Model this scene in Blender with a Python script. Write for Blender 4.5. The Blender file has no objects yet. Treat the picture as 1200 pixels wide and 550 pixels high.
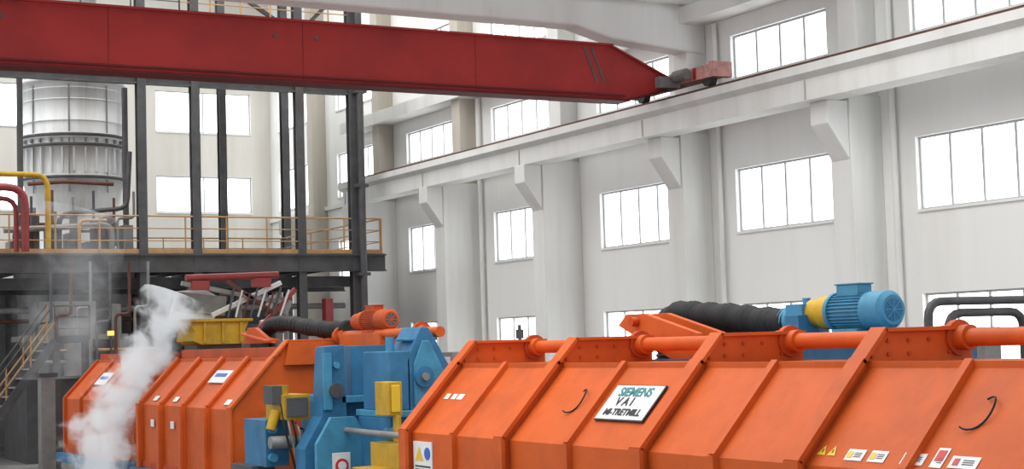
import bpy, bmesh, math, random
from mathutils import Vector, Matrix
random.seed(4)
S = bpy.context.scene
S.view_settings.view_transform = 'Standard'
H = 3.0   # camera height above floor; geometry below is given relative to eye level and lifted at the end

# ---------------------------------------------------------------- materials
def mat(name, col, rough=0.6, metal=0.0, var=0.15, scale=2.0, dirt=None, dirt_amt=0.0, streak=False, emis=None, es=0, bump=0.0, spec=0.5):
    m = bpy.data.materials.new(name); m.use_nodes = True
    nt = m.node_tree; n = nt.nodes; l = nt.links
    b = n['Principled BSDF']
    b.inputs['Roughness'].default_value = rough
    b.inputs['Metallic'].default_value = metal
    b.inputs['Specular IOR Level'].default_value = spec
    tc = n.new('ShaderNodeTexCoord'); mp = n.new('ShaderNodeMapping')
    l.new(tc.outputs['Object'], mp.inputs['Vector'])
    if streak: mp.inputs['Scale'].default_value = (1, 1, 0.12)
    no = n.new('ShaderNodeTexNoise'); no.inputs['Scale'].default_value = scale
    no.inputs['Detail'].default_value = 6; no.inputs['Roughness'].default_value = 0.65
    l.new(mp.outputs['Vector'], no.inputs['Vector'])
    cr = n.new('ShaderNodeValToRGB')
    lo = tuple(max(0, c*(1-var)) for c in col)+(1,); hi = tuple(min(1, c*(1+var)) for c in col)+(1,)
    cr.color_ramp.elements[0].position = 0.3; cr.color_ramp.elements[0].color = lo
    cr.color_ramp.elements[1].position = 0.7; cr.color_ramp.elements[1].color = hi
    l.new(no.outputs['Fac'], cr.inputs['Fac'])
    out = cr.outputs['Color']
    if dirt:
        n2 = n.new('ShaderNodeTexNoise'); n2.inputs['Scale'].default_value = scale*0.6
        n2.inputs['Detail'].default_value = 9; n2.inputs['Roughness'].default_value = 0.7
        m2 = n.new('ShaderNodeMapping'); m2.inputs['Location'].default_value = (7, 3, 5)
        if streak: m2.inputs['Scale'].default_value = (1.6, 1.6, 0.15)
        l.new(tc.outputs['Object'], m2.inputs['Vector']); l.new(m2.outputs['Vector'], n2.inputs['Vector'])
        r2 = n.new('ShaderNodeValToRGB'); r2.color_ramp.elements[0].position = 0.48; r2.color_ramp.elements[1].position = 0.75
        r2.color_ramp.elements[1].color = (dirt_amt,)*3+(1,)
        l.new(n2.outputs['Fac'], r2.inputs['Fac'])
        mx = n.new('ShaderNodeMix'); mx.data_type = 'RGBA'
        l.new(r2.outputs['Color'], mx.inputs['Factor']); l.new(out, mx.inputs['A'])
        mx.inputs['B'].default_value = tuple(dirt)+(1,)
        out = mx.outputs['Result']
    l.new(out, b.inputs['Base Color'])
    if bump:
        bp = n.new('ShaderNodeBump'); bp.inputs['Strength'].default_value = bump; bp.inputs['Distance'].default_value = 0.02
        l.new(no.outputs['Fac'], bp.inputs['Height']); l.new(bp.outputs['Normal'], b.inputs['Normal'])
    if emis:
        b.inputs['Emission Color'].default_value = tuple(emis)+(1,); b.inputs['Emission Strength'].default_value = es
    return m

M = {}
M['orange'] = mat('orange_paint', (0.57, 0.100, 0.016), 0.55, 0, 0.10, 2.2, (0.33, 0.06, 0.016), 0.6, bump=0.06, spec=0.25)
M['orange_dk'] = mat('orange_paint_worn', (0.46, 0.072, 0.014), 0.6, 0, 0.15, 3, (0.2, 0.04, 0.02), 0.6, spec=0.25)
M['red'] = mat('crane_red_paint', (0.34, 0.026, 0.024), 0.6, 0, 0.12, 0.8, (0.18, 0.014, 0.016), 0.7, spec=0.25)
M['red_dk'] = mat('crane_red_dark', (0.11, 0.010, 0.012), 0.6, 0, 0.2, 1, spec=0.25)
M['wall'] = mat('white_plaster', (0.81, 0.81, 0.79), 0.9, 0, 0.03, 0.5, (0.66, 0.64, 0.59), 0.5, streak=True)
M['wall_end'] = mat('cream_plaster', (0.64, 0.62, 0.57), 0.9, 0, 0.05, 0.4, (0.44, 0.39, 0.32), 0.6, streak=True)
M['conc'] = mat('painted_concrete', (0.73, 0.73, 0.71), 0.9, 0, 0.05, 0.9, (0.50, 0.48, 0.43), 0.5, streak=True)
M['conc_tan'] = mat('bare_concrete', (0.50, 0.46, 0.40), 0.9, 0, 0.1, 0.9, (0.30, 0.26, 0.21), 0.5, streak=True)
M['floor'] = mat('floor_concrete', (0.20, 0.195, 0.19), 0.7, 0, 0.25, 0.7, (0.07, 0.07, 0.07), 0.7)
M['steel_dk'] = mat('dark_steel', (0.075, 0.075, 0.08), 0.6, 0.2, 0.3, 2, (0.11, 0.075, 0.055), 0.5)  # base colour lightened to stand in for haze in the air
M['steel_gr'] = mat('grey_steel', (0.24, 0.24, 0.235), 0.55, 0.2, 0.2, 2, (0.10, 0.09, 0.08), 0.6)
M['rust'] = mat('rusty_steel', (0.13, 0.055, 0.04), 0.8, 0.2, 0.3, 3)
M['frame'] = mat('window_frame', (0.42, 0.43, 0.43), 0.6, 0, 0.1, 3)
M['vessel'] = mat('vessel_silver_paint', (0.68, 0.69, 0.69), 0.5, 0.0, 0.10, 1.2, (0.32, 0.30, 0.27), 0.65, streak=True)
M['blue'] = mat('blue_paint', (0.035, 0.16, 0.31), 0.5, 0, 0.18, 3, (0.02, 0.07, 0.12), 0.6, spec=0.3)
M['blue_lt'] = mat('motor_blue', (0.06, 0.25, 0.40), 0.5, 0, 0.12, 5, (0.03,0.12,0.2), 0.6, spec=0.3)
M['yellow'] = mat('yellow_paint', (0.50, 0.30, 0.02), 0.5, 0, 0.15, 3, (0.15, 0.10, 0.03), 0.7, spec=0.3)
M['rail'] = mat('railing_yellow', (0.45, 0.25, 0.10), 0.6, 0, 0.2, 3)
M['piped'] = mat('pipe_red', (0.25, 0.03, 0.03), 0.5, 0, 0.2, 3)
M['black'] = mat('black_rubber', (0.012, 0.012, 0.013), 0.6, 0, 0.3, 8, spec=0.3)
M['white'] = mat('sign_white', (0.75, 0.77, 0.76), 0.5, 0, 0.03, 4)
M['teal'] = mat('sign_teal', (0.02, 0.20, 0.22), 0.5, 0, 0.03, 4)
M['ink'] = mat('sign_ink', (0.02, 0.02, 0.025), 0.5, 0, 0.03, 4)
M['signyel'] = mat('sign_yellow', (0.75, 0.50, 0.03), 0.5, 0, 0.03, 4)
M['signred'] = mat('sign_red', (0.55, 0.03, 0.03), 0.5, 0, 0.03, 4)
M['signblue'] = mat('sign_blue', (0.03, 0.12, 0.5), 0.5, 0, 0.03, 4)
M['glass'] = mat('daylight_glow_glass', (0.8, 0.85, 0.88), 0.4, 0, 0.02, 1, emis=(0.94, 0.97, 1.0), es=3.0)  # panes emit white themselves, standing in for daylight outside
M['amber'] = mat('amber_lamp', (0.8, 0.4, 0.02), 0.4, 0, 0.02, 1, emis=(1, 0.5, 0.05), es=3)
M['pink'] = mat('faded_red_paint', (0.55, 0.25, 0.22), 0.6, 0, 0.35, 4, (0.7,0.6,0.55), 0.7)

# ---------------------------------------------------------------- mesh builder
class B:
    def __init__(s): s.v=[]; s.f=[]; s.m=[]; s.sm=[]; s.mats=[]
    def mi(s, k):
        if k not in s.mats: s.mats.append(k)
        return s.mats.index(k)
    def add(s, vs, fs, k, smooth=False):
        o=len(s.v); s.v += [tuple(v) for v in vs]; i=s.mi(k)
        for f in fs: s.f.append([o+q for q in f]); s.m.append(i); s.sm.append(smooth)
    def box(s, x0,x1,y0,y1,z0,z1,k):
        s.add([(x0,y0,z0),(x1,y0,z0),(x1,y1,z0),(x0,y1,z0),(x0,y0,z1),(x1,y0,z1),(x1,y1,z1),(x0,y1,z1)],
              [(0,3,2,1),(4,5,6,7),(0,1,5,4),(1,2,6,5),(2,3,7,6),(3,0,4,7)],k)
    def obox(s, c, sz, R, k):
        vs=[]
        for z in (-.5,.5):
            for x,y in ((-.5,-.5),(.5,-.5),(.5,.5),(-.5,.5)):
                vs.append(Vector(c)+R@Vector((x*sz[0],y*sz[1],z*sz[2])))
        s.add(vs,[(0,3,2,1),(4,5,6,7),(0,1,5,4),(1,2,6,5),(2,3,7,6),(3,0,4,7)],k)
    def beam(s, p0,p1,w,h,k):
        p0=Vector(p0);p1=Vector(p1);d=p1-p0;L=d.length;d.normalize()
        up=Vector((0,0,1)) if abs(d.z)<.95 else Vector((0,1,0))
        r=d.cross(up).normalized();u=r.cross(d)
        R=Matrix((d,r,u)).transposed()
        s.obox((p0+p1)/2,(L,w,h),R,k)
    def ibeam(s,p0,p1,w,h,k,t=0.03):
        p0=Vector(p0);p1=Vector(p1)
        d=(p1-p0).normalized(); up=Vector((0,0,1)) if abs(d.z)<.95 else Vector((0,1,0))
        r=d.cross(up).normalized();u=r.cross(d)
        s.beam(p0,p1,t,h,k); s.beam(p0+u*(h/2),p1+u*(h/2),w,t,k); s.beam(p0-u*(h/2),p1-u*(h/2),w,t,k)
    def cyl(s,p0,p1,r0,k,r1=None,n=20,caps=True):
        if r1 is None: r1=r0
        p0=Vector(p0);p1=Vector(p1);d=(p1-p0).normalized()
        a=Vector((0,0,1)) if abs(d.z)<.9 else Vector((1,0,0))
        r=d.cross(a).normalized();u=r.cross(d)
        vs=[]
        for p,R in ((p0,r0),(p1,r1)):
            for i in range(n):
                t=2*math.pi*i/n; vs.append(p+(r*math.cos(t)+u*math.sin(t))*R)
        s.add(vs,[(i,(i+1)%n,n+(i+1)%n,n+i) for i in range(n)],k,True)
        if caps: s.add(vs,[tuple(range(n))[::-1],tuple(range(n,2*n))],k)
    def tube(s,pts,r,k,n=12,rf=None):
        pts=[Vector(p) for p in pts]; vs=[]; prev=None
        for i,p in enumerate(pts):
            d=(pts[min(i+1,len(pts)-1)]-pts[max(i-1,0)]).normalized()
            if prev is None:
                a=Vector((0,0,1)) if abs(d.z)<.9 else Vector((1,0,0)); rr=d.cross(a).normalized()
            else: rr=(prev-d*prev.dot(d)).normalized()
            prev=rr;u=rr.cross(d); R=r if rf is None else rf(i)
            for j in range(n):
                t=2*math.pi*j/n; vs.append(p+(rr*math.cos(t)+u*math.sin(t))*R)
        fs=[]
        for i in range(len(pts)-1):
            for j in range(n): fs.append((i*n+j,i*n+(j+1)%n,(i+1)*n+(j+1)%n,(i+1)*n+j))
        s.add(vs,fs,k,True); m=(len(pts)-1)*n
        s.add(vs,[tuple(range(n))[::-1],tuple(range(m,m+n))],k)
    def pipe(s,pts,r,k,bend=0.25,n=10):
        pts=[Vector(p) for p in pts]; out=[pts[0]]
        for i in range(1,len(pts)-1):
            a=(pts[i-1]-pts[i]);b=(pts[i+1]-pts[i]); q=min(bend,a.length*.45,b.length*.45)
            a=pts[i]+a.normalized()*q; b=pts[i]+b.normalized()*q
            for t in [0,.25,.5,.75,1]: out.append(a*(1-t)**2+pts[i]*2*t*(1-t)+b*t*t)
        out.append(pts[-1]); s.tube(out,r,k,n)
    def prism(s,poly,axis,c0,c1,k):
        n=len(poly)
        def P(a,b,c):
            return (a,c,b) if axis=='Y' else ((c,a,b) if axis=='X' else (a,b,c))
        vs=[P(a,b,c0) for a,b in poly]+[P(a,b,c1) for a,b in poly]
        s.add(vs,[tuple(range(n))[::-1],tuple(range(n,2*n))]+[(i,(i+1)%n,n+(i+1)%n,n+i) for i in range(n)],k)
    def revolve(s,c,prof,k,n=32):
        c=Vector(c);vs=[]
        for r,z in prof:
            for i in range(n):
                t=2*math.pi*i/n; vs.append(c+Vector((math.cos(t)*r,math.sin(t)*r,z)))
        s.add(vs,[(j*n+i,j*n+(i+1)%n,(j+1)*n+(i+1)%n,(j+1)*n+i) for j in range(len(prof)-1) for i in range(n)],k,True)
    def railing(s,p0,p1,h=1.1,step=1.2,k='rail',r=0.025,mid=2):
        p0=Vector(p0);p1=Vector(p1);L=(p1-p0).length;n=max(1,round(L/step))
        for i in range(n+1):
            p=p0.lerp(p1,i/n); s.cyl(p,p+Vector((0,0,h)),r,k,n=6)
        for j in range(mid+1):
            q=Vector((0,0,h*(j+1)/(mid+1))); s.cyl(p0+q,p1+q,r*(1.1 if j==mid else .7),k,n=6)
        s.beam(p0+Vector((0,0,.06)),p1+Vector((0,0,.06)),.01,.12,k)
    def build(s,name,bevel=0,parent=None):
        me=bpy.data.meshes.new(name); me.from_pydata(s.v,[],s.f)
        for k in s.mats: me.materials.append(M[k])
        for p,i,sm in zip(me.polygons,s.m,s.sm): p.material_index=i; p.use_smooth=sm
        bm=bmesh.new(); bm.from_mesh(me); bmesh.ops.recalc_face_normals(bm,faces=bm.faces); bm.to_mesh(me); bm.free()
        o=bpy.data.objects.new(name,me); S.collection.objects.link(o)
        if bevel:
            b=o.modifiers.new('bevel','BEVEL'); b.width=bevel; b.segments=2; b.limit_method='ANGLE'
        if parent: o.parent=parent
        return o

def text_child(body,name,loc,xdir,ydir,size,k,parent,bold=0.0):
    cu=bpy.data.curves.new(name,'FONT'); cu.body=body; cu.size=size; cu.align_x='CENTER'; cu.align_y='CENTER'
    cu.offset=bold; cu.extrude=0.001
    cu.materials.append(M[k]); o=bpy.data.objects.new(name,cu); S.collection.objects.link(o)
    x=Vector(xdir).normalized(); y=Vector(ydir).normalized(); z=x.cross(y)
    mw=Matrix((x,y,z)).transposed().to_4x4(); mw.translation=Vector(loc); o.matrix_world=mw; o.parent=parent
    return o

# ---------------------------------------------------------------- room
W=22.9; YE=61.0; BAY=6.03; TOP=16.0
nb=range(-3,7)
def win_rng(k): return (20.5+BAY*k, 23.95+BAY*k)
holes=[]
for k in nb:
    a,b=win_rng(k)
    if a<0.5: continue
    holes.append((a,b,-1.1,0.72)); holes.append((a,b,2.42,3.92))
    holes.append((a,b,6.08 if k<5 else 5.5,7.12))
    if k>=3: holes.append((a,b,8.75,10.3))
def wall(name,axis,c0,c1,a0,a1,z0,z1,hs,k):
    b=B(); A=sorted({a0,a1,*[h[0] for h in hs],*[h[1] for h in hs]}); Z=sorted({z0,z1,*[h[2] for h in hs],*[h[3] for h in hs]})
    for i in range(len(A)-1):
        j=0
        while j<len(Z)-1:
            am=(A[i]+A[i+1])/2
            ins=lambda zm: any(h[0]<am<h[1] and h[2]<zm<h[3] for h in hs)
            if ins((Z[j]+Z[j+1])/2): j+=1; continue
            e=j
            while e<len(Z)-1 and not ins((Z[e]+Z[e+1])/2): e+=1
            if axis=='X': b.box(c0,c1,A[i],A[i+1],Z[j],Z[e],k)
            else: b.box(A[i],A[i+1],c0,c1,Z[j],Z[e],k)
            j=e
    return b.build(name)
wall('wall_right','X',W,W+.35,0,YE,-H,TOP,holes,'wall')
eh=[]
for x0,x1 in ((18.1,22.05),(12.1,16.1),(6.1,10.1)):
    for z0,z1 in ((5.5,6.95),(8.72,10.37),(-.2,1.4)): eh.append((x0,x1,z0,z1))
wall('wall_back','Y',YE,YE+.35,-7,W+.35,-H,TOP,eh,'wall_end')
wn=0
def window(axis,c,a0,a1,z0,z1,n=4):
    global wn; wn+=1; b=B(); t=.045
    def bx(p0,p1,q0,q1,d0,d1,k):
        if axis=='X': b.box(c+d0,c+d1,p0,p1,q0,q1,k)
        else: b.box(p0,p1,c+d0,c+d1,q0,q1,k)
    bx(a0,a1,z0,z0+t,.1,.2,'frame'); bx(a0,a1,z1-t,z1,.1,.2,'frame')
    bx(a0,a0+t,z0+t,z1-t,.1,.2,'frame'); bx(a1-t,a1,z0+t,z1-t,.1,.2,'frame')
    for i in range(1,n):
        x=a0+(a1-a0)*i/n; bx(x-t*.6,x+t*.6,z0+t,z1-t,.1,.2,'frame')
    bx(a0+t,a1-t,z0+t,z1-t,.14,.16,'glass')
    bx(a0-.0,a1+.0,z0-.05,z0,-.05,.0,'wall')
    b.build('window_%d'%wn)
for h in holes: window('X',W,*h)
for h in eh: window('Y',YE,*h,n=2)
b=B(); b.box(-7,W,-6,YE,-H-.2,-H,'floor'); b.build('floor')
# unseen ceilings, gaps added so sky light enters the hall
b=B()
for i in range(-1,6):
    y=25.25+BAY*(i-4.2)
    b.box(-7,W+.35,y-.2,y+3.6,9.2,9.4,'conc')
b.build('ceiling_low_bay')
b=B()
for i in range(5):
    b.box(-7,W+.35,31.6+6*i,31.6+6*i+3.4,TOP,TOP+.2,'conc')
b.build('ceiling_high_bay')

# columns, corbels
cols=[25.25+BAY*k for k in range(-3,6)]
b=B()
for i,y in enumerate(cols):
    k=i-3; p=.85 if k<=1 else 1.2; xi=W-p
    m='conc' if k<=4 else 'conc_tan'
    b.box(xi,W,y-.33,y+.33,-H,4.9,m)
    m2='conc' if k<=2 else 'conc_tan'
    b.box(W-.55,W,y-.28,y+.28,4.9,TOP if k>=1 else 9.2,m2)
    # corbel
    b.prism([(xi,3.55),(xi,4.78),(xi-.55,4.78),(xi-.55,4.3)],'Y',y-.28,y+.28,m)
b.build('concrete_columns_right',bevel=.02)
b=B()
b.box(W-.75,W,-0.0,YE-9,7.55,7.95,'conc'); b.box(W-.12,W,0,YE,5.1,5.25,'conc')
b.build('trim_1')

# crane runway
b=B(); x0=21.05; RE=49.6
b.prism([(x0+.12,4.78),(x0+.75,4.78),(x0+.75,5.25),(x0+1.0,5.32),(x0+1.0,5.5),(x0-.05,5.5),(x0-.05,5.32),(x0+.12,5.22)],'Y',0,RE,'conc')
for y in cols: b.box(x0+.1,x0+.13,y-.02,y+.02,4.8,5.2,'conc_tan')
b.box(x0-.02,x0+.95,0,RE,5.5,5.53,'rust')
b.box(x0+.38,x0+.5,0,RE,5.53,5.66,'rust')
b.box(W-.55,W-.45,0,RE,5.53,5.56,'steel_dk')
b.build('crane_runway_beam')
b=B(); b.box(-6.4,-5.7,0,52.5,4.78,5.5,'conc'); b.box(-6.1,-5.98,0,52.5,5.5,5.62,'rust')
for y in cols: b.box(-6.5,-5.6,y-.35,y+.35,-H,4.78,'conc')
b.build('crane_runway_beam')
# roof girder at the step between low and high bay
b=B(); y=31.25
b.prism([(-7,7.35),(19.2,7.3),(20.2,7.05),(21.4,6.95),(22.9,6.85),(22.9,8.9),(-7,9.2)],'Y',y-.3,y+.3,'conc')
b.box(-7,22.9,y-.45,y+.45,8.0,8.35,'conc')
b.build('roof_girder',bevel=.05)
b=B(); b.box(-7,W,31.1,31.4,9.2,TOP,'conc'); b.build('wall_step')
for k in (-3,-2,-1,0):
    b=B(); y=25.25+BAY*k
    b.prism([(-7,7.6),(22.9,7.6),(22.9,8.9),(-7,9.2)],'Y',y-.3,y+.3,'conc'); b.build('roof_girder',bevel=.05)

# downpipes
b=B()
for yy in (29.9,23.9,42.1): b.cyl((W-.12,yy+.55,-H),(W-.12,yy+.55,7.5),.07,'conc',n=10)
b.build('downpipe')

# ---------------------------------------------------------------- overhead crane
b=B(); Y0,Y1=30.0,30.42
b.prism([(-5.4,5.45),(19.95,5.45),(20.95,5.74),(20.99,6.03),(19.5,6.66),(-5.4,6.66)],'Y',Y0,Y1,'red')
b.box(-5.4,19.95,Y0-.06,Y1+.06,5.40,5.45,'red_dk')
b.box(-5.4,19.55,Y0-.06,Y1+.06,6.66,6.71,'red')
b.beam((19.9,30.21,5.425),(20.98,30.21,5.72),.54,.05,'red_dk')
b.beam((19.45,30.21,6.69),(21.02,30.21,6.03),.54,.04,'red')
for xx in (18.95,19.15): b.obox((xx,Y0-.005,6.2),(.05,.01,.85),Matrix.Rotation(math.radians(-22),3,'Y'),'steel_dk')
for xx in (12.3,11.4,6,0): b.cyl((xx,Y0-.02,6.35),(xx,Y0+.02,6.35),.04,'steel_dk',n=12)
for xx in range(-4,20,4): b.box(xx-.006,xx+.006,Y0-.004,Y0,5.45,6.66,'red_dk')
b.box(-5.4,19.8,Y0-.12,Y0-.06,5.5,5.54,'red_dk')
# end carriage
for cx in (21.49,-6.04):
    b.box(cx-.2,cx+.2,28.6,32.0,5.84,6.14,'pink' if cx>0 else 'red')
    b.box(cx-.26,cx+.26,28.45,28.62,5.82,6.17,'pink'); b.box(cx-.26,cx+.26,31.98,32.15,5.82,6.17,'pink')
    for yy in (28.95,31.65): b.cyl((cx-.09,yy,5.84),(cx+.09,yy,5.84),.17,'steel_dk')
    for yy in (29.2,29.9,30.9): b.box(cx-.22,cx-.2,yy,yy+.1,5.86,6.12,'red')
b.box(20.7,21.28,29.8,30.8,5.75,6.0,'steel_gr')
b.cyl((21.1,29.3,6.0),(21.1,29.75,6.0),.13,'steel_gr')
b.build('overhead_crane',bevel=.01)

# ---------------------------------------------------------------- furnace machines
SH=(9.02,-1.16); TP=(9.82,-.3)
e=Vector((TP[0]-SH[0],0,TP[1]-SH[1])); SL=e.length; e.normalize(); nrm=Vector((-e.z,0,e.x))
def sp(y,s,off=0.0,dz=0): return Vector((SH[0],y,SH[1]+dz))+e*s+nrm*off
def rib(b,y,dz,full=True,t=.07,k='orange'):
    Q=lambda L:[(x,z+dz) for x,z in L]
    if full:
        b.prism(Q([(8.93,-2.4),(8.93,-1.13),(9.98,0),(11.1,0),(11.1,-.3),(12.15,-1.13),(12.15,-2.4)]),'Y',y-t/2,y+t/2,k)
        w=.2
        b.box(8.89,8.94,y-w/2,y+w/2,-2.4+dz,-1.12+dz,k)
        b.beam((8.915,y,-1.13+dz),(9.72,y,-.26+dz),w,.05,k)
        b.box(9.98,11.1,y-w/2,y+w/2,-.015+dz,.02+dz,k)
        b.beam((9.7,y,-.29+dz),(9.99,y,.015+dz),w,.04,k)
        for xx,zz in ((10.05,-.1),(10.3,-.1),(10.55,-.1),(10.8,-.22),(10.05,-.22),(10.3,-.22),(11.0,-.22),(9.85,-.24)):
            b.cyl((xx,y-t/2-.02,zz+dz),(xx,y-t/2,zz+dz),.02,'orange_dk',n=8)
    else:
        b.box(8.95,9.02,y-.05,y+.05,-2.4+dz,-1.14+dz,k)
        b.beam(sp(y,-.01,.03,dz),sp(y,SL,.03,dz),.09,.07,k)
def body(b,y0,y1,dz):
    b.prism([(x,z+dz) for x,z in ((9.02,-2.4),SH,TP,(11.2,-.3),(12.0,-1.16),(12.0,-2.4))],'Y',y0,y1,'orange')
    b.beam(sp(y0,SL-.02,.01,dz),sp(y1,SL-.02,.01,dz),.03,.06,'orange')
    b.box(8.98,9.04,y0,y1,-2.45+dz,-2.3+dz,'orange_dk')
def base(b,y0,y1,dz):
    b.box(8.8,12.3,y0-.1,y1+.1,-2.62+dz,-2.42+dz,'blue')
    y=y0+.3
    while y<y1:
        b.box(8.95,9.35,y-.15,y+.15,-H,-2.6+dz,'blue'); b.box(11.7,12.1,y-.15,y+.15,-H,-2.6+dz,'blue'); y+=1.6
def shaft(b,y0,y1,ribs,dz):
    z=-.09+dz
    b.cyl((10.93,y0,z),(10.93,y1,z),.085,'orange')
    for y in ribs:
        b.cyl((10.93,y-.2,z),(10.93,y+.16,z),.12,'orange'); b.cyl((10.93,y-.07,z),(10.93,y-.0,z),.17,'orange_dk')
def hose(b,pts,r,k='black'):
    P=[Vector(p) for p in pts]; out=[]
    for i in range(len(P)-1):
        a=P[max(i-1,0)];p=P[i];q=P[i+1];c=P[min(i+2,len(P)-1)]
        for j in range(14):
            t=j/14; out.append(.5*((2*p)+(q-a)*t+(2*a-5*p+4*q-c)*t*t+(3*p-a-3*q+c)*t**3))
    out.append(P[-1]); b.tube(out,r,k,16,rf=lambda i:r*(1.0+(.10 if i%2 else -.07)+.06*math.sin(i*.7)))
def motor(b,x,z,yn,L,r,k='blue_lt',coup='yellow',box=True):
    b.cyl((x,yn,z),(x,yn+.06,z),r*.8,k,r1=r*1.04,n=28)
    b.cyl((x,yn+.06,z),(x,yn+.26*L,z),r*1.04,k,n=28)
    b.cyl((x,yn-.004,z),(x,yn+.01,z),r*.62,'blue' if k=='blue_lt' else 'steel_dk',n=24)
    for i in range(4):
        q=Matrix.Rotation(i*math.pi/4,3,'Y'); b.obox((x,yn-.006,z),(r*1.25,.01,.012),q,k)
    b.cyl((x,yn+.26*L,z),(x,yn+.66*L,z),r*.88,k,n=28)
    for i in range(30):
        t=2*math.pi*i/30; c=Vector((x+math.cos(t)*r*.93,yn+.46*L,z+math.sin(t)*r*.93))
        b.obox(c,(r*.14,.40*L,.012),Matrix.Rotation(-t,3,'Y'),k)
    b.cyl((x,yn+.66*L,z),(x,yn+.70*L,z),r*1.08,k,n=28)
    b.cyl((x,yn+.70*L,z),(x,yn+.84*L,z),r*.95,coup,n=24)
    b.cyl((x,yn+.84*L,z),(x,yn+L,z),r*.8,coup,n=24)
    if box:
        b.box(x-r*.55,x+r*.45,yn+.33*L,yn+.6*L,z+r*.85,z+r*1.45,k); b.box(x-r*.6,x+r*.5,yn+.31*L,yn+.62*L,z+r*1.45,z+r*1.53,k)
    b.box(x-r*.9,x+r*.9,yn+.3*L,yn+.62*L,z-r*1.25,z-r*.95,k)

def sticker(b,y,s,w,h,k,dz=0,tri=False,bars=True):
    a=sp(y+w/2,s-h/2,.006,dz);c=sp(y-w/2,s-h/2,.006,dz);d=sp(y-w/2,s+h/2,.006,dz);f=sp(y+w/2,s+h/2,.006,dz)
    if tri:
        b.add([a,c,(d+f)/2],[(0,1,2)],k); 
        b.add([sp(y+.008,s-h*.25,.008,dz),sp(y-.008,s-h*.25,.008,dz),sp(y-.008,s+.1*h,.008,dz),sp(y+.008,s+.1*h,.008,dz)],[(0,1,2,3)],'ink')
    else: b.add([a,c,d,f],[(0,1,2,3)],k)

# main near machine
ribs=[19.04,16.40,13.50,11.02,8.35,5.7]
b=B(); body(b,5.6,19.1,0); base(b,5.6,19.1,0)
for y in ribs: rib(b,y,0)
for i in range(len(ribs)-1): rib(b,(ribs[i]+ribs[i+1])/2+.03,0,False)
shaft(b,5.2,19.3,ribs,0)
for y,s in ((15.45,.6),(9.29,.62)):
    pts=[sp(y-.13*math.sin(t)-.05*math.cos(t),s+.17*math.cos(t),.03+.02*math.sin(t*2)) for t in [i*math.pi*1.25/14-.4 for i in range(15)]]
    b.tube(pts,.009,'black',6)
R=Matrix((Vector((0,-1,0)),e,nrm)).transposed()
b.obox(sp(14.33,.6,.02),(.95,.5,.02),R,'ink'); b.obox(sp(14.33,.6,.03),(.92,.47,.014),R,'white')
for y,w in ((18.75,.12),(18.55,.12),(18.37,.16)): sticker(b,y,.62,w,.09,'white')
for i,(y,w,kk) in enumerate(((10.85,.10,'signyel'),(10.72,.1,'signyel'),(10.42,.22,'white'),(10.14,.2,'white'),(9.72,.26,'white'),(9.44,.13,'white'),(9.16,.3,'white'))):
    if kk=='signyel': sticker(b,y,.17,.11,.11,kk,tri=True)
    else:
        sticker(b,y,.14 if i!=5 else .17,w,.12 if i!=5 else .2,kk)
        if i in (2,3,6): b.obox(sp(y+w*.28,.14,.009),(.06,.07,.002),R,'signyel' if i<4 else 'signred')
        if i==5: b.obox(sp(y,.19,.009),(.09,.11,.002),R,'signred')
        for q in (-.02,0.0,.02): b.obox(sp(y-w*.15,.14+q,.009),(w*.4,.008,.002),R,'ink')
b.box(9.0,9.018,18.38,18.92,-1.72,-1.27,'white')
b.add([(8.996,18.86,-1.52),(8.996,18.62,-1.52),(8.996,18.74,-1.33)],[(0,1,2)],'signyel')
b.cyl((8.99,18.5,-1.42),(9.0,18.5,-1.42),.08,'signblue')
for q in range(3): b.box(8.994,9.0,18.42,18.86,-1.69+q*.045,-1.67+q*.045,'ink')
m1=b.build('furnace_charging_machine',bevel=.008)
text_child('SIEMENS','sign_text_top',sp(14.33,.735,.042),(0,-1,0),e,.17,'teal',m1,.004)
text_child('V A I','sign_text_mid',sp(14.42,.60,.042),(0,-1,0),e,.16,'ink',m1,.004)
text_child('MI-TRETMILL','sign_text_low',sp(14.33,.455,.042),(0,-1,0),e,.125,'ink',m1,.004)

# drive on top of near machine
b=B()
motor(b,12.0,.22,13.0,1.32,.205)
b.box(11.6,12.45,11.95,15.0,-.07,-.02,'blue_lt'); b.box(11.7,12.3,12.1,14.9,-.75,-.07,'blue')
b.box(11.8,12.2,14.3,14.6,-.02,.33,'blue_lt'); b.cyl((12,14.6,.15),(12,14.8,.12),.18,'blue_lt')
b.box(11.7,12.0,14.25,14.5,-.02,.2,'blue'); b.cyl((12.0,14.45,.33),(12.0,14.45,.4),.05,'blue_lt',n=10)
hose(b,[(12,14.7,.10),(12,15.3,.13),(12,15.9,.19),(12,16.5,.23),(12,17.0,.26),(12.05,17.35,.12),(12.1,17.4,-.3)],.18)
for xx in (11.25,11.6): b.prism([(17.35,.16),(17.15,.30),(16.75,.30),(15.6,.03),(15.5,-.35),(16.0,-.35)],'X',xx,xx+.08,'orange')
b.beam((11.46,17.27,.22),(11.46,16.0,-.28),.4,.05,'orange')
b.cyl((11.15,16.9,.2),(11.75,16.9,.2),.06,'orange_dk')
b.box(11.2,11.8,15.5,16.6,-.55,-.28,'blue')
b.box(11.4,11.9,14.9,15.4,-.5,.0,'blue'); b.cyl((11.3,15.6,-.1),(11.3,16.3,-.14),.05,'blue_lt')
b.build('drive_motor_unit',bevel=.008)

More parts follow.
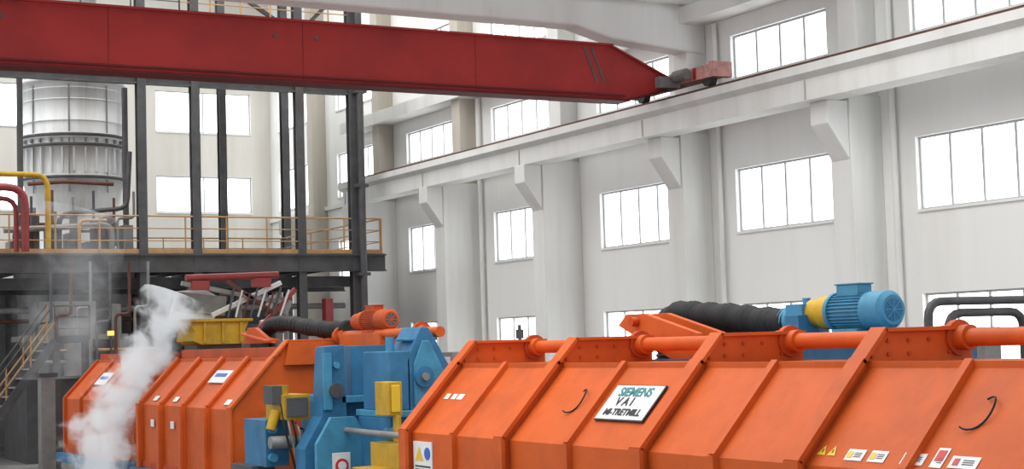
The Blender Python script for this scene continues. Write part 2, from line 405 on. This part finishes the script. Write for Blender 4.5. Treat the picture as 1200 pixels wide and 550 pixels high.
# second machine (far)
dz=.12
b=B(); body(b,26.0,31.7,dz); base(b,26,31.7,dz)
rib(b,26.0,dz)
for y in (27.4,28.8,30.2,31.6):
    rib(b,y,dz,False); b.beam(sp(y,0,.06,dz),sp(y,SL,.06,dz),.14,.05,'orange'); b.box(8.9,8.96,y-.07,y+.07,-2.3,-1.02,'orange')
b.box(9.85,11.3,26,31.6,-.2,.02,'orange_dk')
b.prism([(9.98,.1),(11.1,.1),(11.4,.22),(11.4,-.3),(9.9,-.3)],'Y',25.85,25.95,'orange')
shaft(b,21.9,26.0,[25.8,22.6],.27)
hose(b,[(11,25.6,.3),(11,26.4,.30),(11,27.4,.36),(11,28.5,.46),(11,29.4,.45),(11,29.9,.2)],.14)
motor(b,11.0,.42,23.85,1.4,.17,'orange_dk','orange_dk')
b.box(10.8,11.2,23.9,25.6,-.1,.2,'orange')
b.prism([(30.3,.1),(30.0,.42),(29.6,.42),(28.6,.1)],'X',10.7,10.78,'orange'); b.beam((10.74,30.15,.3),(10.74,28.7,.14),.3,.04,'orange')
b.obox(sp(28.1,.72,.03,dz),(.9,.3,.02),R,'white'); b.obox(sp(28.1,.75,.045,dz),(.6,.08,.01),R,'signblue')
for y in (29.6,30.9,26.6): b.obox(sp(y,.15,.02,dz),(.25,.12,.01),R,'white')
for y in (29.5,30.8): b.obox(Vector((8.99,y,-1.4)),(.02,.2,.14),Matrix.Identity(3),'white')
m2=b.build('furnace_charging_machine',bevel=.008)
b=B(); body(b,33.4,38.0,dz); base(b,33.4,38.0,dz)
for y in (33.4,34.9,36.5,38.0): rib(b,y,dz,False)
b.box(9.85,11.2,33.4,38,-.2,-.02,'orange_dk')
b.obox(sp(36,.6,.03,dz),(.9,.36,.02),R,'white'); b.obox(sp(36,.62,.045,dz),(.6,.08,.01),R,'signblue')
b.build('furnace_charging_machine',bevel=.008)

# hopper and feeder on top of far machine
b=B()
b.prism([(10.55,.12),(11.75,.12),(11.75,.25),(11.5,.4),(11.6,.62),(10.2,.62),(10.4,.4),(10.35,.2)],'Y',32.4,33.6,'yellow')
b.box(10.1,11.65,32.3,33.7,.6,.66,'yellow')
for xx in (10.6,11.0,11.4): b.box(xx-.03,xx+.03,32.35,32.4,.15,.6,'yellow')
b.box(10.5,11.5,32.6,33.5,-.4,.12,'steel_dk')
b.build('yellow_hopper',bevel=.01)
b=B()
b.obox((10.9,33.8,1.02),(1.1,.7,.42),Matrix.Rotation(.12,3,'Y'),'steel_gr')
b.prism([(10.2,.7),(11.2,.66),(11.4,1.1),(11.0,1.35),(10.4,1.3)],'Y',33.55,33.7,'vessel')
b.cyl((10.55,33.45,1.05),(10.55,33.56,1.05),.14,'steel_dk')
b.cyl((10.4,33.0,1.56),(12.5,33.0,1.62),.075,'piped'); b.box(10.5,10.9,32.9,33.1,1.3,1.5,'piped'); b.box(11.9,12.3,32.9,33.1,1.35,1.55,'piped')
b.beam((10.3,33.0,1.45),(12.6,33.0,1.0),.08,.1,'steel_gr'); b.beam((11.0,33.1,.75),(12.6,33.1,1.45),.08,.1,'vessel')
b.beam((11.3,33.0,1.5),(12.7,33.0,.55),.08,.09,'rust'); b.beam((12.0,33.0,.4),(12.9,33.0,1.3),.09,.1,'piped')
for i in range(8): b.cyl((11.3+i*.17,32.9,.7),(11.45+i*.18,32.9,1.35-.07*(i%3)),.025,('steel_dk','vessel','rust')[i%3],n=8)
b.obox((12.6,33.3,.95),(.4,.5,.35),Matrix.Rotation(.4,3,'Y'),'steel_gr')
b.cyl((12.2,33.3,.5),(12.7,33.3,.6),.13,'vessel')
for x in (11.8,12.9): b.cyl((x,33.6,-.3 if x<12.3 else -H),(x,33.6,1.1),.06,'steel_gr',n=8)
for x in (10.3,11.9): b.cyl((x,33.9,-.1),(x,33.9,1.0),.06,'steel_dk',n=8)
b.build('charging_feeder',bevel=.01)

# ---------------------------------------------------------------- blue hydraulic equipment between machines
b=B()
b.prism([(9.25,-H),(9.25,-1.6),(9.55,-1.1),(9.62,0.0),(9.95,0.02),(9.98,-1.2),(10.2,-1.7),(10.2,-H)],'Y',23.4,23.8,'blue')
b.prism([(9.25,-H),(9.25,-1.5),(9.5,-1.1),(9.9,-1.1),(10.2,-1.6),(10.2,-H)],'Y',22.9,23.0,'blue_lt')
b.box(9.58,9.72,23.36,23.42,-1.0,-.1,'blue_lt'); b.cyl((9.78,23.3,-.7),(9.78,23.45,-.7),.12,'steel_dk')
for z in (-.3,-1.4,-2.0): b.cyl((9.8,23.33,z),(9.8,23.4,z),.05,'blue_lt')
b.box(9.5,9.8,22.88,22.9,-2.2,-1.65,'white'); b.cyl((9.65,22.86,-1.85),(9.65,22.88,-1.85),.11,'signred'); b.cyl((9.65,22.85,-1.85),(9.65,22.865,-1.85),.07,'white'); b.box(9.54,9.76,22.87,22.88,-2.15,-2.05,'ink')
b.box(9.1,9.55,23.9,24.7,-1.15,-.75,'yellow'); b.box(9.15,9.5,23.85,23.9,-1.1,-.8,'steel_dk'); b.cyl((9.2,24.2,-.75),(9.2,24.2,-.6),.1,'yellow')
b.cyl((9.05,24.1,-1.0),(8.95,24.1,-1.3),.08,'yellow'); b.box(8.95,9.12,24.0,24.4,-.9,-.6,'steel_dk')
b.box(8.9,9.3,24.2,25.2,-1.9,-1.15,'blue'); b.box(8.8,9.2,24.6,25.6,-2.6,-1.9,'steel_dk')
b.cyl((8.9,24.0,-1.5),(9.5,24.0,-1.5),.1,'steel_gr'); 
for z in (-1.3,-1.75,-2.2,-2.6): b.cyl((9.0,24.1,z),(9.0,24.5,z),.07,'blue_lt')
for i in range(6): b.pipe([(9.1+i*.08,24.0,-.9-.1*i),(9.1+i*.08,23.85,-1.3),(9.3+i*.05,23.9,-2.0),(9.3+i*.05,24.0,-2.9)],.02,('black','steel_gr')[i%2],.1,6)
b.box(9.9,11.6,23.6,25.2,-2.6,-.9,'blue'); b.box(9.9,11.8,23.4,25.4,-.9,-.8,'blue_lt')
b.box(10.2,11.4,23.7,24.9,-.8,.0,'blue')
b.build('hydraulic_lift_frame',bevel=.015)
b=B()
b.prism([(10.35,-1.0),(10.35,-.25),(10.52,.12),(10.6,.26),(10.72,.26),(10.85,.05),(11.1,-.4),(11.15,-1.0)],'Y',21.9,22.6,'blue')
b.prism([(10.45,-.95),(10.45,-.3),(10.6,.05),(10.72,.05),(10.95,-.4),(11.0,-.95)],'Y',21.86,21.9,'blue_lt')
b.box(10.0,11.25,21.7,23.1,-1.1,-1.0,'blue_lt'); b.box(10.05,10.4,21.9,22.9,-1.0,-.1,'blue')
b.box(10.0,11.2,21.8,23.0,-2.4,-1.1,'blue'); b.box(9.95,11.3,21.7,23.1,-H,-2.4,'steel_dk')
for x in (10.15,10.5,10.85): b.box(x-.02,x+.02,21.76,21.8,-2.3,-1.15,'blue_lt')
b.cyl((10.6,21.8,-.5),(10.6,21.9,-.5),.16,'blue'); b.cyl((10.6,21.75,-.5),(10.6,21.85,-.5),.06,'steel_gr')
b.cyl((10.25,22.3,-.1),(10.25,22.3,.12),.07,'blue_lt'); b.box(10.4,10.9,21.95,22.4,.05,.1,'blue_lt')
b.cyl((10.1,22.0,-1.35),(10.1,21.0,-1.35),.14,'blue_lt')
b.build('hydraulic_power_unit',bevel=.015)
b=B()
b.box(9.8,10.02,21.4,21.9,-1.05,-.55,'yellow'); b.box(9.84,9.98,21.38,21.4,-1.0,-.6,'signyel')
b.box(9.75,10.3,21.0,22.0,-2.3,-1.45,'yellow'); b.box(9.7,10.35,20.9,22.1,-H,-2.3,'steel_dk')
b.box(9.9,9.95,21.3,21.5,-1.45,-1.05,'yellow')
for x in (9.85,10.0,10.15): b.cyl((x,20.97,-1.7),(x,21.0,-1.7),.05,'steel_dk')
b.box(9.4,9.8,21.2,21.9,-2.0,-1.8,'yellow'); b.cyl((9.5,21.5,-H),(9.5,21.5,-2.0),.06,'yellow')
b.build('yellow_valve_stand',bevel=.01)
b=B()
b.cyl((9.75,24,-1.30),(9.75,19.3,-1.33),.045,'steel_gr'); b.cyl((9.95,20.3,-1.2),(9.95,19.2,-1.2),.14,'piped'); b.cyl((9.95,20.35,-1.2),(9.95,20.25,-1.2),.18,'rust')
b.cyl((9.6,22.8,-2.1),(9.6,19.2,-2.1),.05,'steel_dk'); b.cyl((9.7,22.5,-2.3),(9.7,19.2,-2.35),.04,'steel_gr')
b.cyl((9.75,20.0,-H),(9.75,20.0,-1.3),.05,'steel_dk')
b.build('coupling_shaft')
for i,(x,y) in enumerate(((13.5,24.0),(14.2,21),(15.5,30.5))):
    b=B(); b.box(x,x+.8,y,y+1.6,-H,-.6+.2*i,'steel_gr'); b.box(x-.02,x,y+.1,y+.75,-H+.1,-.7+.2*i,'vessel'); b.box(x-.02,x,y+.85,y+1.5,-H+.1,-.7+.2*i,'vessel')
    for q in range(4): b.box(x-.03,x-.02,y+.2,y+.6,-1.5-q*.06,-1.47-q*.06,'steel_dk')
    b.build('electrical_cabinet',bevel=.01)
b=B()
for dx,dzz,xa,xb in ((0,.36,15.0,17.1),(0,.2,15.35,16.75)):
    b.pipe([(xa,15.6,-H),(xa,15.6,dzz),(xb,15.6,dzz),(xb,15.6,-H)],.06,'steel_dk',.25)
b.cyl((15.0,15.6,-.6),(17.1,15.6,-.6),.05,'steel_dk'); b.box(15.9,16.2,15.5,15.7,-.5,.0,'steel_gr')
b.build('pipe_guard_frame')
b=B(); b.cyl((16.9,30,-H),(16.9,30,.35),.04,'steel_dk',n=8); b.box(16.83,16.97,29.95,30.05,.05,.25,'steel_dk'); b.build('signal_post')

# ---------------------------------------------------------------- furnace tower and platforms
b=B(); cx,cy=12.0,49.3
b.revolve((cx,cy,0),[(0,8.45),(1.42,8.45),(1.6,8.42),(1.6,8.3),(1.5,8.3),(1.48,6.72),(1.6,6.72),(1.62,6.58),(1.52,6.55),(1.52,6.42),(1.6,6.4),(1.6,6.3),(1.46,6.3),(1.45,5.45),(1.62,5.42),(1.62,5.3),(1.5,5.3),(1.42,4.8),(1.3,4.4),(1.3,3.2),(1.5,3.2)],'vessel',40)
b.revolve((cx,cy,0),[(1.9,3.1),(1.7,1.6),(1.7,.4),(1.2,-.4),(1.0,-1.4),(1.0,-3.0)],'steel_gr',32)
for i in range(28):
    t=2*math.pi*i/28; c=Vector((cx+math.cos(t)*1.5,cy+math.sin(t)*1.5,5.9)); b.obox(c,(.12,.05,.75),Matrix.Rotation(t,3,'Z'),'vessel')
    c=Vector((cx+math.cos(t)*1.58,cy+math.sin(t)*1.58,6.49)); b.obox(c,(.08,.06,.12),Matrix.Rotation(t,3,'Z'),'steel_gr')
for z in (7.1,7.75,8.1): b.revolve((cx,cy,z),[(1.49,-.03),(1.53,0),(1.49,.03)],'vessel',40)
for za,r in ((6.35,1.63),(6.65,1.64),(5.36,1.64)): b.revolve((cx,cy,za),[(r-.02,.05),(r,.03),(r,-.03),(r-.02,-.05)],'steel_dk',40)
for t in (3.6,4.4,5.2): b.tube([(cx+math.cos(t)*1.52,cy+math.sin(t)*1.52,z) for z in (4.9,5.6,6.6,8.2)],.025,'steel_gr',6)
b.cyl((cx,cy,8.4),(cx,cy,12.5),.75,'steel_gr',n=28)
b.revolve((cx,cy,0),[(1.5,8.45),(.75,9.6)],'steel_gr',32)
b.build('furnace_vessel')

b=B(); FY=46.0
colx=[6.5,13.2,14.85,18.2,20.0]
for x in colx: b.ibeam((x,FY,-H),(x,FY,13.5),.26,.24,'steel_dk',.04)
for x in (9.5,13.5,18.6,21.0): b.ibeam((x,54.5,-H),(x,54.5,13.5),.26,.26,'steel_dk',.04)
b.box(5.5,21.0,FY-.1,55,2.86,2.92,'steel_gr')
b.ibeam((5.5,FY-.1,2.62),(21.0,FY-.1,2.62),.25,.5,'steel_dk',.05)
b.ibeam((5.5,FY+1.6,1.95),(20.3,FY+1.6,1.95),.2,.3,'steel_dk',.04)
for i in range(20): b.ibeam((5.9+i*.78,FY,2.7),(5.9+i*.78,55,2.7),.12,.25,'steel_dk',.02)
b.railing((5.5,FY-.1,2.92),(20.9,FY-.1,2.92),1.1,1.25)
b.railing((20.9,FY,2.92),(20.9,54.8,2.92),1.1,1.4)
b.railing((15,54.8,2.92),(20.9,54.8,2.92),1.1,1.4)
b.ibeam((5.5,FY,8.15),(20,FY,8.15),.25,.32,'steel_dk',.05)
b.ibeam((14.85,FY,8.15),(17.6,54.5,8.15),.2,.3,'steel_dk',.04)
b.box(14.4,20.3,FY-.1,54,9.7,9.8,'steel_dk'); b.ibeam((5.5,FY-.1,9.6),(20.3,FY-.1,9.6),.25,.4,'steel_dk',.05)
b.railing((14.4,FY-.1,9.8),(20.2,FY-.1,9.8),1.1,1.0); b.railing((14.4,50,9.8),(20.2,50,9.8),1.1,1.0)
b.railing((5.5,FY-.1,9.8),(14.4,FY-.1,9.8),1.1,1.4,'steel_dk')
for (xa,za,xb,zb) in ((18.2,9.8,20,11.6),(14.85,11.8,18.2,9.8),(13.2,-H+2.5,14.85,2.3)): b.beam((xa,FY,za),(xb,FY,zb),.1,.12,'steel_dk')
b.ibeam((13.2,FY,.6),(20,FY,.6),.2,.25,'steel_dk',.04)
b.ibeam((5.5,FY+.4,2.05),(20,FY+.4,2.05),.2,.3,'steel_dk',.04)
for i in range(9):
    x=6.3+i*1.55; b.cyl((x,FY+2+(i%3),-H),(x,FY+2+(i%3),2.6),.07+.03*(i%3),('steel_dk','steel_gr','rust')[i%3],n=10)
b.cyl((6,FY+.9,1.3),(20,FY+.9,1.3),.09,'steel_gr'); b.cyl((6,FY+1.1,1.0),(16,FY+1.1,1.0),.06,'rust'); b.cyl((15,FY+.7,2.1),(20.5,FY+.7,2.1),.06,'rail')
b.cyl((20.15,FY-.35,-H),(20.15,FY-.35,13),.11,'steel_dk')
for z in (0,2.2,5,8,11): b.box(19.95,20.35,FY-.45,FY,z,z+.1,'steel_dk')
b.box(18.9,19.15,FY-.2,FY+.1,-.5,1.5,'piped'); b.box(16.0,17.2,FY+2,FY+3,-H,.6,'steel_gr')
b.box(13.4,14.4,FY+1,FY+2,-H,1.2,'rust'); b.box(17.0,18.8,FY+4,FY+6,-H,1.6,'steel_dk'); b.box(14.6,16.0,FY+5,FY+6,-H,2.0,'steel_gr')
# made-up corrugated sheet, added to darken the backdrop below the deck
for i in range(38): b.box(5.5+i*.4,5.7+i*.4,54.2,54.28,-H,2.6,'steel_gr'); b.box(5.7+i*.4,5.9+i*.4,54.26,54.32,-H,2.6,'steel_gr')
b.build('furnace_platform')

# pipes around the vessel
b=B()
b.pipe([(10.3,45.3,3.0),(10.3,45.3,5.1),(8.0,45.3,5.1)],.08,'yellow',.4)
b.pipe([(9.6,45.0,2.9),(9.6,45.0,4.7),(7.5,45.0,4.7)],.11,'piped',.5)
b.pipe([(9.4,45.2,2.9),(9.4,45.2,4.4),(7.5,45.2,4.4)],.07,'piped',.4)
b.pipe([(10.9,46.5,3.0),(10.9,46.5,4.1),(12.9,46.5,4.3),(13.0,46.5,6.0)],.07,'steel_dk',.3)
b.pipe([(13.0,47,2.9),(13.0,47,8.0)],.09,'steel_dk'); b.pipe([(9.9,47,2.9),(9.9,47,9.0)],.09,'steel_dk'); b.pipe([(10.1,46.9,5.0),(11.2,46.9,5.1),(12.6,46.9,5.05)],.06,'rust')
b.pipe([(9.3,46.4,3.6),(12.4,46.4,3.8),(12.4,46.4,3.0)],.09,'steel_gr',.3)
b.pipe([(11.4,46.2,3.0),(11.4,46.2,3.9),(12.2,46.2,3.9)],.05,'rail',.2)
for i in range(7): b.box(9.5+i*.55,9.8+i*.55,46.6,47.2,2.92,3.3+.25*((i*3)%4),('steel_gr','steel_dk','rust')[i%3])
for i in range(5): b.cyl((10.2+i*.6,46.9,3.2),(10.2+i*.6,46.9,4.3-.1*i),.12,('steel_gr','steel_dk')[i%2],n=12)
for i in range(6): b.pipe([(9.6+i*.6,46.5,2.95),(9.6+i*.6,46.5,3.6+.2*(i%3)),(10.1+i*.6,46.5,3.6+.2*(i%3)),(10.1+i*.6,46.5,4.6+.2*(i%2))],.04,('steel_dk','rust','steel_gr')[i%3],.15,8)
b.build('process_piping',bevel=0)

# lower left plant under deck
b=B()
b.box(9.6,13.0,45.0,48.0,-H,-.6,'steel_dk'); b.box(9.6,12.4,44.8,47,.4,.55,'steel_gr'); b.box(10.0,11.6,45.2,46.5,.55,1.5,'steel_gr')
b.cyl((11.0,44.8,-.6),(11.0,44.8,.4),.4,'steel_gr'); b.cyl((12.1,44.9,-.4),(12.1,44.9,1.4),.14,'steel_gr')
b.cyl((9.7,44.7,.1),(13.2,44.7,.1),.05,'rail',n=10); b.cyl((9.7,44.7,-.2),(13.2,44.7,-.25),.06,'steel_gr',n=10)
for i in range(6): b.pipe([(9.8+i*.55,44.6,-.6),(9.8+i*.55,44.6,.9+.2*(i%3)),(10.2+i*.55,44.6,.9+.2*(i%3)),(10.2+i*.55,44.6,2.6)],.045,('steel_dk','rust','steel_gr')[i%3],.15,8)
b.cyl((11.75,44.2,.5),(11.75,44.2,.62),.09,'amber'); b.cyl((11.75,44.2,-.6),(11.75,44.2,.5),.03,'steel_dk')
b.build('ladle_station')

# stairs
b=B()
def stair(b,xa,za,xb,zb,y0,y1,n):
    for y in (y0,y1): b.beam((xa,y,za),(xb,y,zb),.05,.22,'steel_dk')
    for i in range(n+1):
        t=i/n; x=xa+(xb-xa)*t; z=za+(zb-za)*t; b.box(x-.13,x+.13,y0,y1,z-.02,z+.02,'steel_gr')
    for y in (y0,y1):
        for i in range(0,5):
            t=i/4; x=xa+(xb-xa)*t; z=za+(zb-za)*t; b.cyl((x,y,z),(x,y,z+1.0),.022,'rail',n=6)
        for q in (.5,1.0): b.cyl((xa,y,za+q),(xb,y,zb+q),.024,'rail' if q<1 else 'steel_dk',n=6)
stair(b,9.7,.35,7.2,-H+.05,42.0,42.9,14)
b.box(9.6,10.6,42,43.2,.3,.38,'steel_dk'); b.railing((9.7,42,.38),(10.6,42,.38),.9,.9,'steel_dk')
for x in (9.75,10.5): b.box(x-.08,x+.08,42.0,42.16,-H,.3,'steel_dk')
b.box(9.0,9.35,40.5,40.9,-H,-.55,'steel_gr'); b.box(8.95,9.4,40.45,40.95,-.55,-.45,'steel_dk')
b.build('access_stairs')

# ---------------------------------------------------------------- steam (density falls off softly from a leaning axis)
def steam(name,pts,rad,yc,zr,xr,R0,dens,scale,em,fall=.30,lo=.27,hi=.45):
    b=B(); P=[Vector(p) for p in pts]; b.tube(P,1,'white',16,rf=lambda i:rad[i]); o=b.build(name)
    m=bpy.data.materials.new(name+'_volume'); m.use_nodes=True; nt=m.node_tree; nt.nodes.clear(); N=nt.nodes.new; L=nt.links.new
    def mth(op,a,b_=None,v=None):
        q=N('ShaderNodeMath'); q.operation=op; L(a,q.inputs[0])
        if b_ is not None: L(b_,q.inputs[1])
        if v is not None: q.inputs[1].default_value=v
        return q.outputs[0]
    out=N('ShaderNodeOutputMaterial'); v=N('ShaderNodeVolumePrincipled')
    tc=N('ShaderNodeTexCoord'); sx=N('ShaderNodeSeparateXYZ'); L(tc.outputs['Object'],sx.inputs[0])
    xc=N('ShaderNodeMapRange'); L(sx.outputs['Z'],xc.inputs['Value'])
    xc.inputs['From Min'].default_value=zr[0]; xc.inputs['From Max'].default_value=zr[1]; xc.inputs['To Min'].default_value=xr[0]; xc.inputs['To Max'].default_value=xr[1]
    dx=mth('SUBTRACT',sx.outputs['X'],xc.outputs[0]); dy=mth('SUBTRACT',sx.outputs['Y'],v=yc)
    d=mth('SQRT',mth('ADD',mth('MULTIPLY',dx,dx),mth('MULTIPLY',dy,dy))); d=mth('MULTIPLY',d,v=fall/R0)
    no=N('ShaderNodeTexNoise'); no.inputs['Scale'].default_value=scale; no.inputs['Detail'].default_value=7; no.inputs['Roughness'].default_value=.62; no.inputs['Distortion'].default_value=.6
    L(tc.outputs['Object'],no.inputs['Vector'])
    mr=N('ShaderNodeMapRange'); L(mth('SUBTRACT',no.outputs['Fac'],d),mr.inputs['Value'])
    mr.inputs['From Min'].default_value=lo; mr.inputs['From Max'].default_value=hi; mr.inputs['To Max'].default_value=dens
    L(mr.outputs[0],v.inputs['Density']); v.inputs['Color'].default_value=(.98,.98,.98,1)
    L(mth('MULTIPLY',mr.outputs[0],v=em),v.inputs['Emission Strength']); v.inputs['Emission Color'].default_value=(.93,.96,1,1)  # self-glow added to whiten the steam in place of multiple scattering
    L(v.outputs['Volume'],out.inputs['Volume']); o.data.materials.clear(); o.data.materials.append(m)
steam('steam_plume',[(8.45,32.5,-2.95),(8.45,32.5,-2.2),(8.45,32.5,-1.5),(8.85,32.5,-.8),(9.4,32.5,-.1),(9.8,32.5,.4),(10.1,32.5,1.1)],[1.3,1.4,1.4,1.35,1.25,1.1,.8],32.5,(-1.5,.7),(8.4,9.9),.8,3.2,2.3,.34,fall=.32,lo=.27,hi=.47)
steam('smoke_haze',[(9.6,41,-.6),(9.6,41,.8),(9.8,41,2.2),(10.2,41,3.6)],[1.3,1.4,1.4,1.2],41,(-.5,3.5),(9.7,10.5),1.2,.22,1.1,.35,fall=.2,lo=.30,hi=.6)

# ---------------------------------------------------------------- lift everything to floor = 0
for o in list(S.objects):
    if o.parent is None: o.location.z += H

# ---------------------------------------------------------------- lights / world
w=bpy.data.worlds.new('World'); S.world=w; w.use_nodes=True
bg=w.node_tree.nodes['Background']; bg.inputs[0].default_value=(.92,.96,1,1); bg.inputs[1].default_value=1.25
def area(name,loc,sx,sy,power,rot=(0,0,0),col=(1,1,1)):
    l=bpy.data.lights.new(name,'AREA'); l.shape='RECTANGLE'; l.size=sx; l.size_y=sy; l.energy=power; l.color=col
    o=bpy.data.objects.new(name,l); S.collection.objects.link(o); o.location=loc; o.rotation_euler=rot
area('fill_light_low',(8,18,9.0+H),20,14,2800,col=(1,.99,.97))  # added fill lamp below the unseen roof, brightens the near bays
area('fill_light_high',(10,46,15.5+H),20,20,4000,col=(1,.99,.97))  # extra out-of-view fill, brightens the tall bay

# ---------------------------------------------------------------- camera
d1=Vector((-1033,-156,1850)).normalized(); d2=Vector((3308,-26,1850)); d2=(d2-d1*d2.dot(d1)).normalized()
up=d1.cross(d2)
right=Vector((d2.x,d1.x,up.x)); cup=Vector((d2.y,d1.y,up.y)); fwd=Vector((d2.z,d1.z,up.z))
cam=bpy.data.cameras.new('camera'); co=bpy.data.objects.new('camera',cam); S.collection.objects.link(co)
cam.sensor_width=36; cam.lens=55.5; cam.clip_end=300
mw=Matrix((right,cup,-fwd)).transposed().to_4x4(); mw.translation=Vector((0,0,H)); co.matrix_world=mw
S.camera=co
